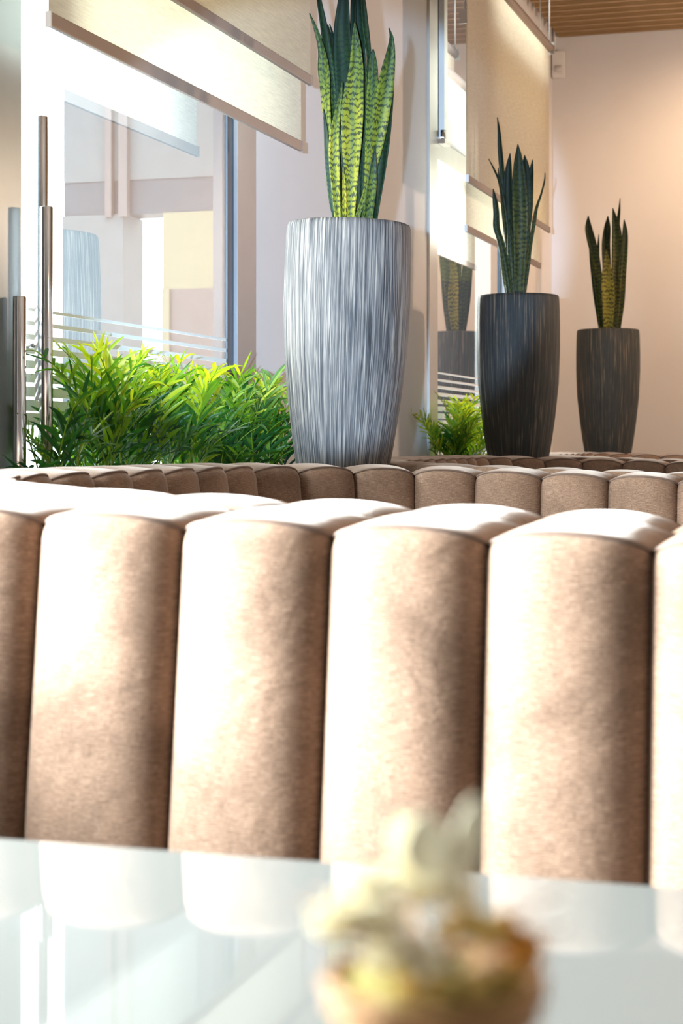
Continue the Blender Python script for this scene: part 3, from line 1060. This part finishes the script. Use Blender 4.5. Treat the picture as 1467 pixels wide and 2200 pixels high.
def petal(base, tip, width, mat, name='petal', cup=0.25):
    base, tip = Vector(base), Vector(tip)
    d = tip - base
    sd = d.cross(VIEW).normalized()
    nn = sd.cross(d).normalized()
    if nn.dot(VIEW) > 0:
        nn = -nn
    m_ = MB()
    rows = []
    for i in range(13):
        g = i / 12
        wv = width * math.sin(math.pi * (0.10 + 0.88 * g)) ** 0.75
        row = []
        for j in range(7):
            s_ = j / 3 - 1
            row.append(base + d * g + sd * wv * s_ + nn * (wv * cup * s_ * s_ + 0.12 * d.length * math.sin(math.pi * g) * -0.4))
        rows.append(row)
    m_.grid(rows, True)
    o = m_.build(name, mat, fa)
    so = o.modifiers.new('thick', 'SOLIDIFY'); so.thickness = 0.0006
    return o


def fp(px, py, dep=0.0):
    """picture-sized offsets from the bowl centre to metres"""
    k = FZ / FPX
    return fc + RIGHT * ((px - 933) * k) + Vector((0, 0, (2225 - py) * k)) - VIEW * dep * FS


# two tall upright petals, then open flowers around them
petal(fp(985, 1900), fp(1022, 1712), 0.0038, M['petal'])
petal(fp(925, 1890), fp(905, 1745), 0.0064, M['petal'])
petal(fp(925, 1900, -.01), fp(860, 1760, -.01), 0.0062, M['petal'])


def bloom(c, r_, mat, n=12, seed=0, tilt=(0, 0)):
    rr = random.Random(seed)
    c = Vector(c)
    r_ *= FS
    for ring, (m1, el) in enumerate(((1.0, 0.25), (0.75, 0.8))):
        for k in range(n - 3 * ring):
            a = 2 * math.pi * k / (n - 3 * ring) + rr.uniform(-.2, .2)
            e = el + rr.uniform(-0.2, 0.2)
            dv = Vector((math.cos(a) * math.cos(e), math.sin(a) * math.cos(e), math.sin(e))) * r_ * m1 * rr.uniform(0.85, 1.1)
            petal(c + dv * 0.1, c + dv, r_ * 0.22, mat)
    m_ = MB()
    m_.lathe([(0.0005, 0.16 * r_), (0.1 * r_, 0.14 * r_), (0.15 * r_, 0.05 * r_), (0.12 * r_, -0.05 * r_)], 16, c)
    m_.build('flower_centre', M['petal_gold'], fa)


bloom(fp(770, 1985, 0.01), 0.031, M['petal'], 12, 1)
bloom(fp(860, 2040, 0.03), 0.025, M['petal'], 11, 2)
bloom(fp(815, 1920, 0.0), 0.022, M['petal'], 10, 3)
bloom(fp(945, 1930, 0.0), 0.024, M['petal'], 10, 4)
bloom(fp(1000, 1990, 0.02), 0.022, M['petal_gold'], 10, 5)
bloom(fp(935, 2030, 0.035), 0.012, M['petal'], 9, 6)
bloom(fp(900, 2085, 0.035), 0.019, M['petal_gold'], 10, 8)
bloom(fp(1040, 2010, 0.0), 0.020, M['petal_gold'], 10, 9)
bloom(fp(1065, 2080, 0.02), 0.015, M['petal_gold'], 9, 7)


def pod(c, r_, mat, name):
    r_ *= FS
    m_ = MB()
    m_.lathe([(r_ * math.sin(math.pi * i / 12) * (1 + 0.06 * math.sin(i)), -r_ * 1.15 * math.cos(math.pi * i / 12)) for i in range(13)], 20, c)
    m_.build(name, mat, fa)


pod(fp(1125, 2045, 0.0), 0.011, M['pod'], 'seed_pod')
pod(fp(1085, 2010, -0.01), 0.009, M['pod'], 'seed_pod')
pod(fp(1010, 2085, 0.03), 0.009, M['petal_gold'], 'seed_pod')
tw = MB()
for k in range(26):
    a = R.uniform(0, 2 * math.pi)
    p0 = fc + Vector((0.010 * math.cos(a), 0.010 * math.sin(a), 0.018))
    L = R.uniform(0.016, 0.028)
    e = R.uniform(0.05, 0.7)
    dv = Vector((math.cos(a) * math.cos(e), math.sin(a) * math.cos(e), math.sin(e))) * L
    tw.tube([p0, p0 + dv * 0.5 + Vector((0, 0, 0.002)), p0 + dv], [0.0006, 0.0005, 0.0003], 6)
tw.build('twig', M['wicker'], fa)
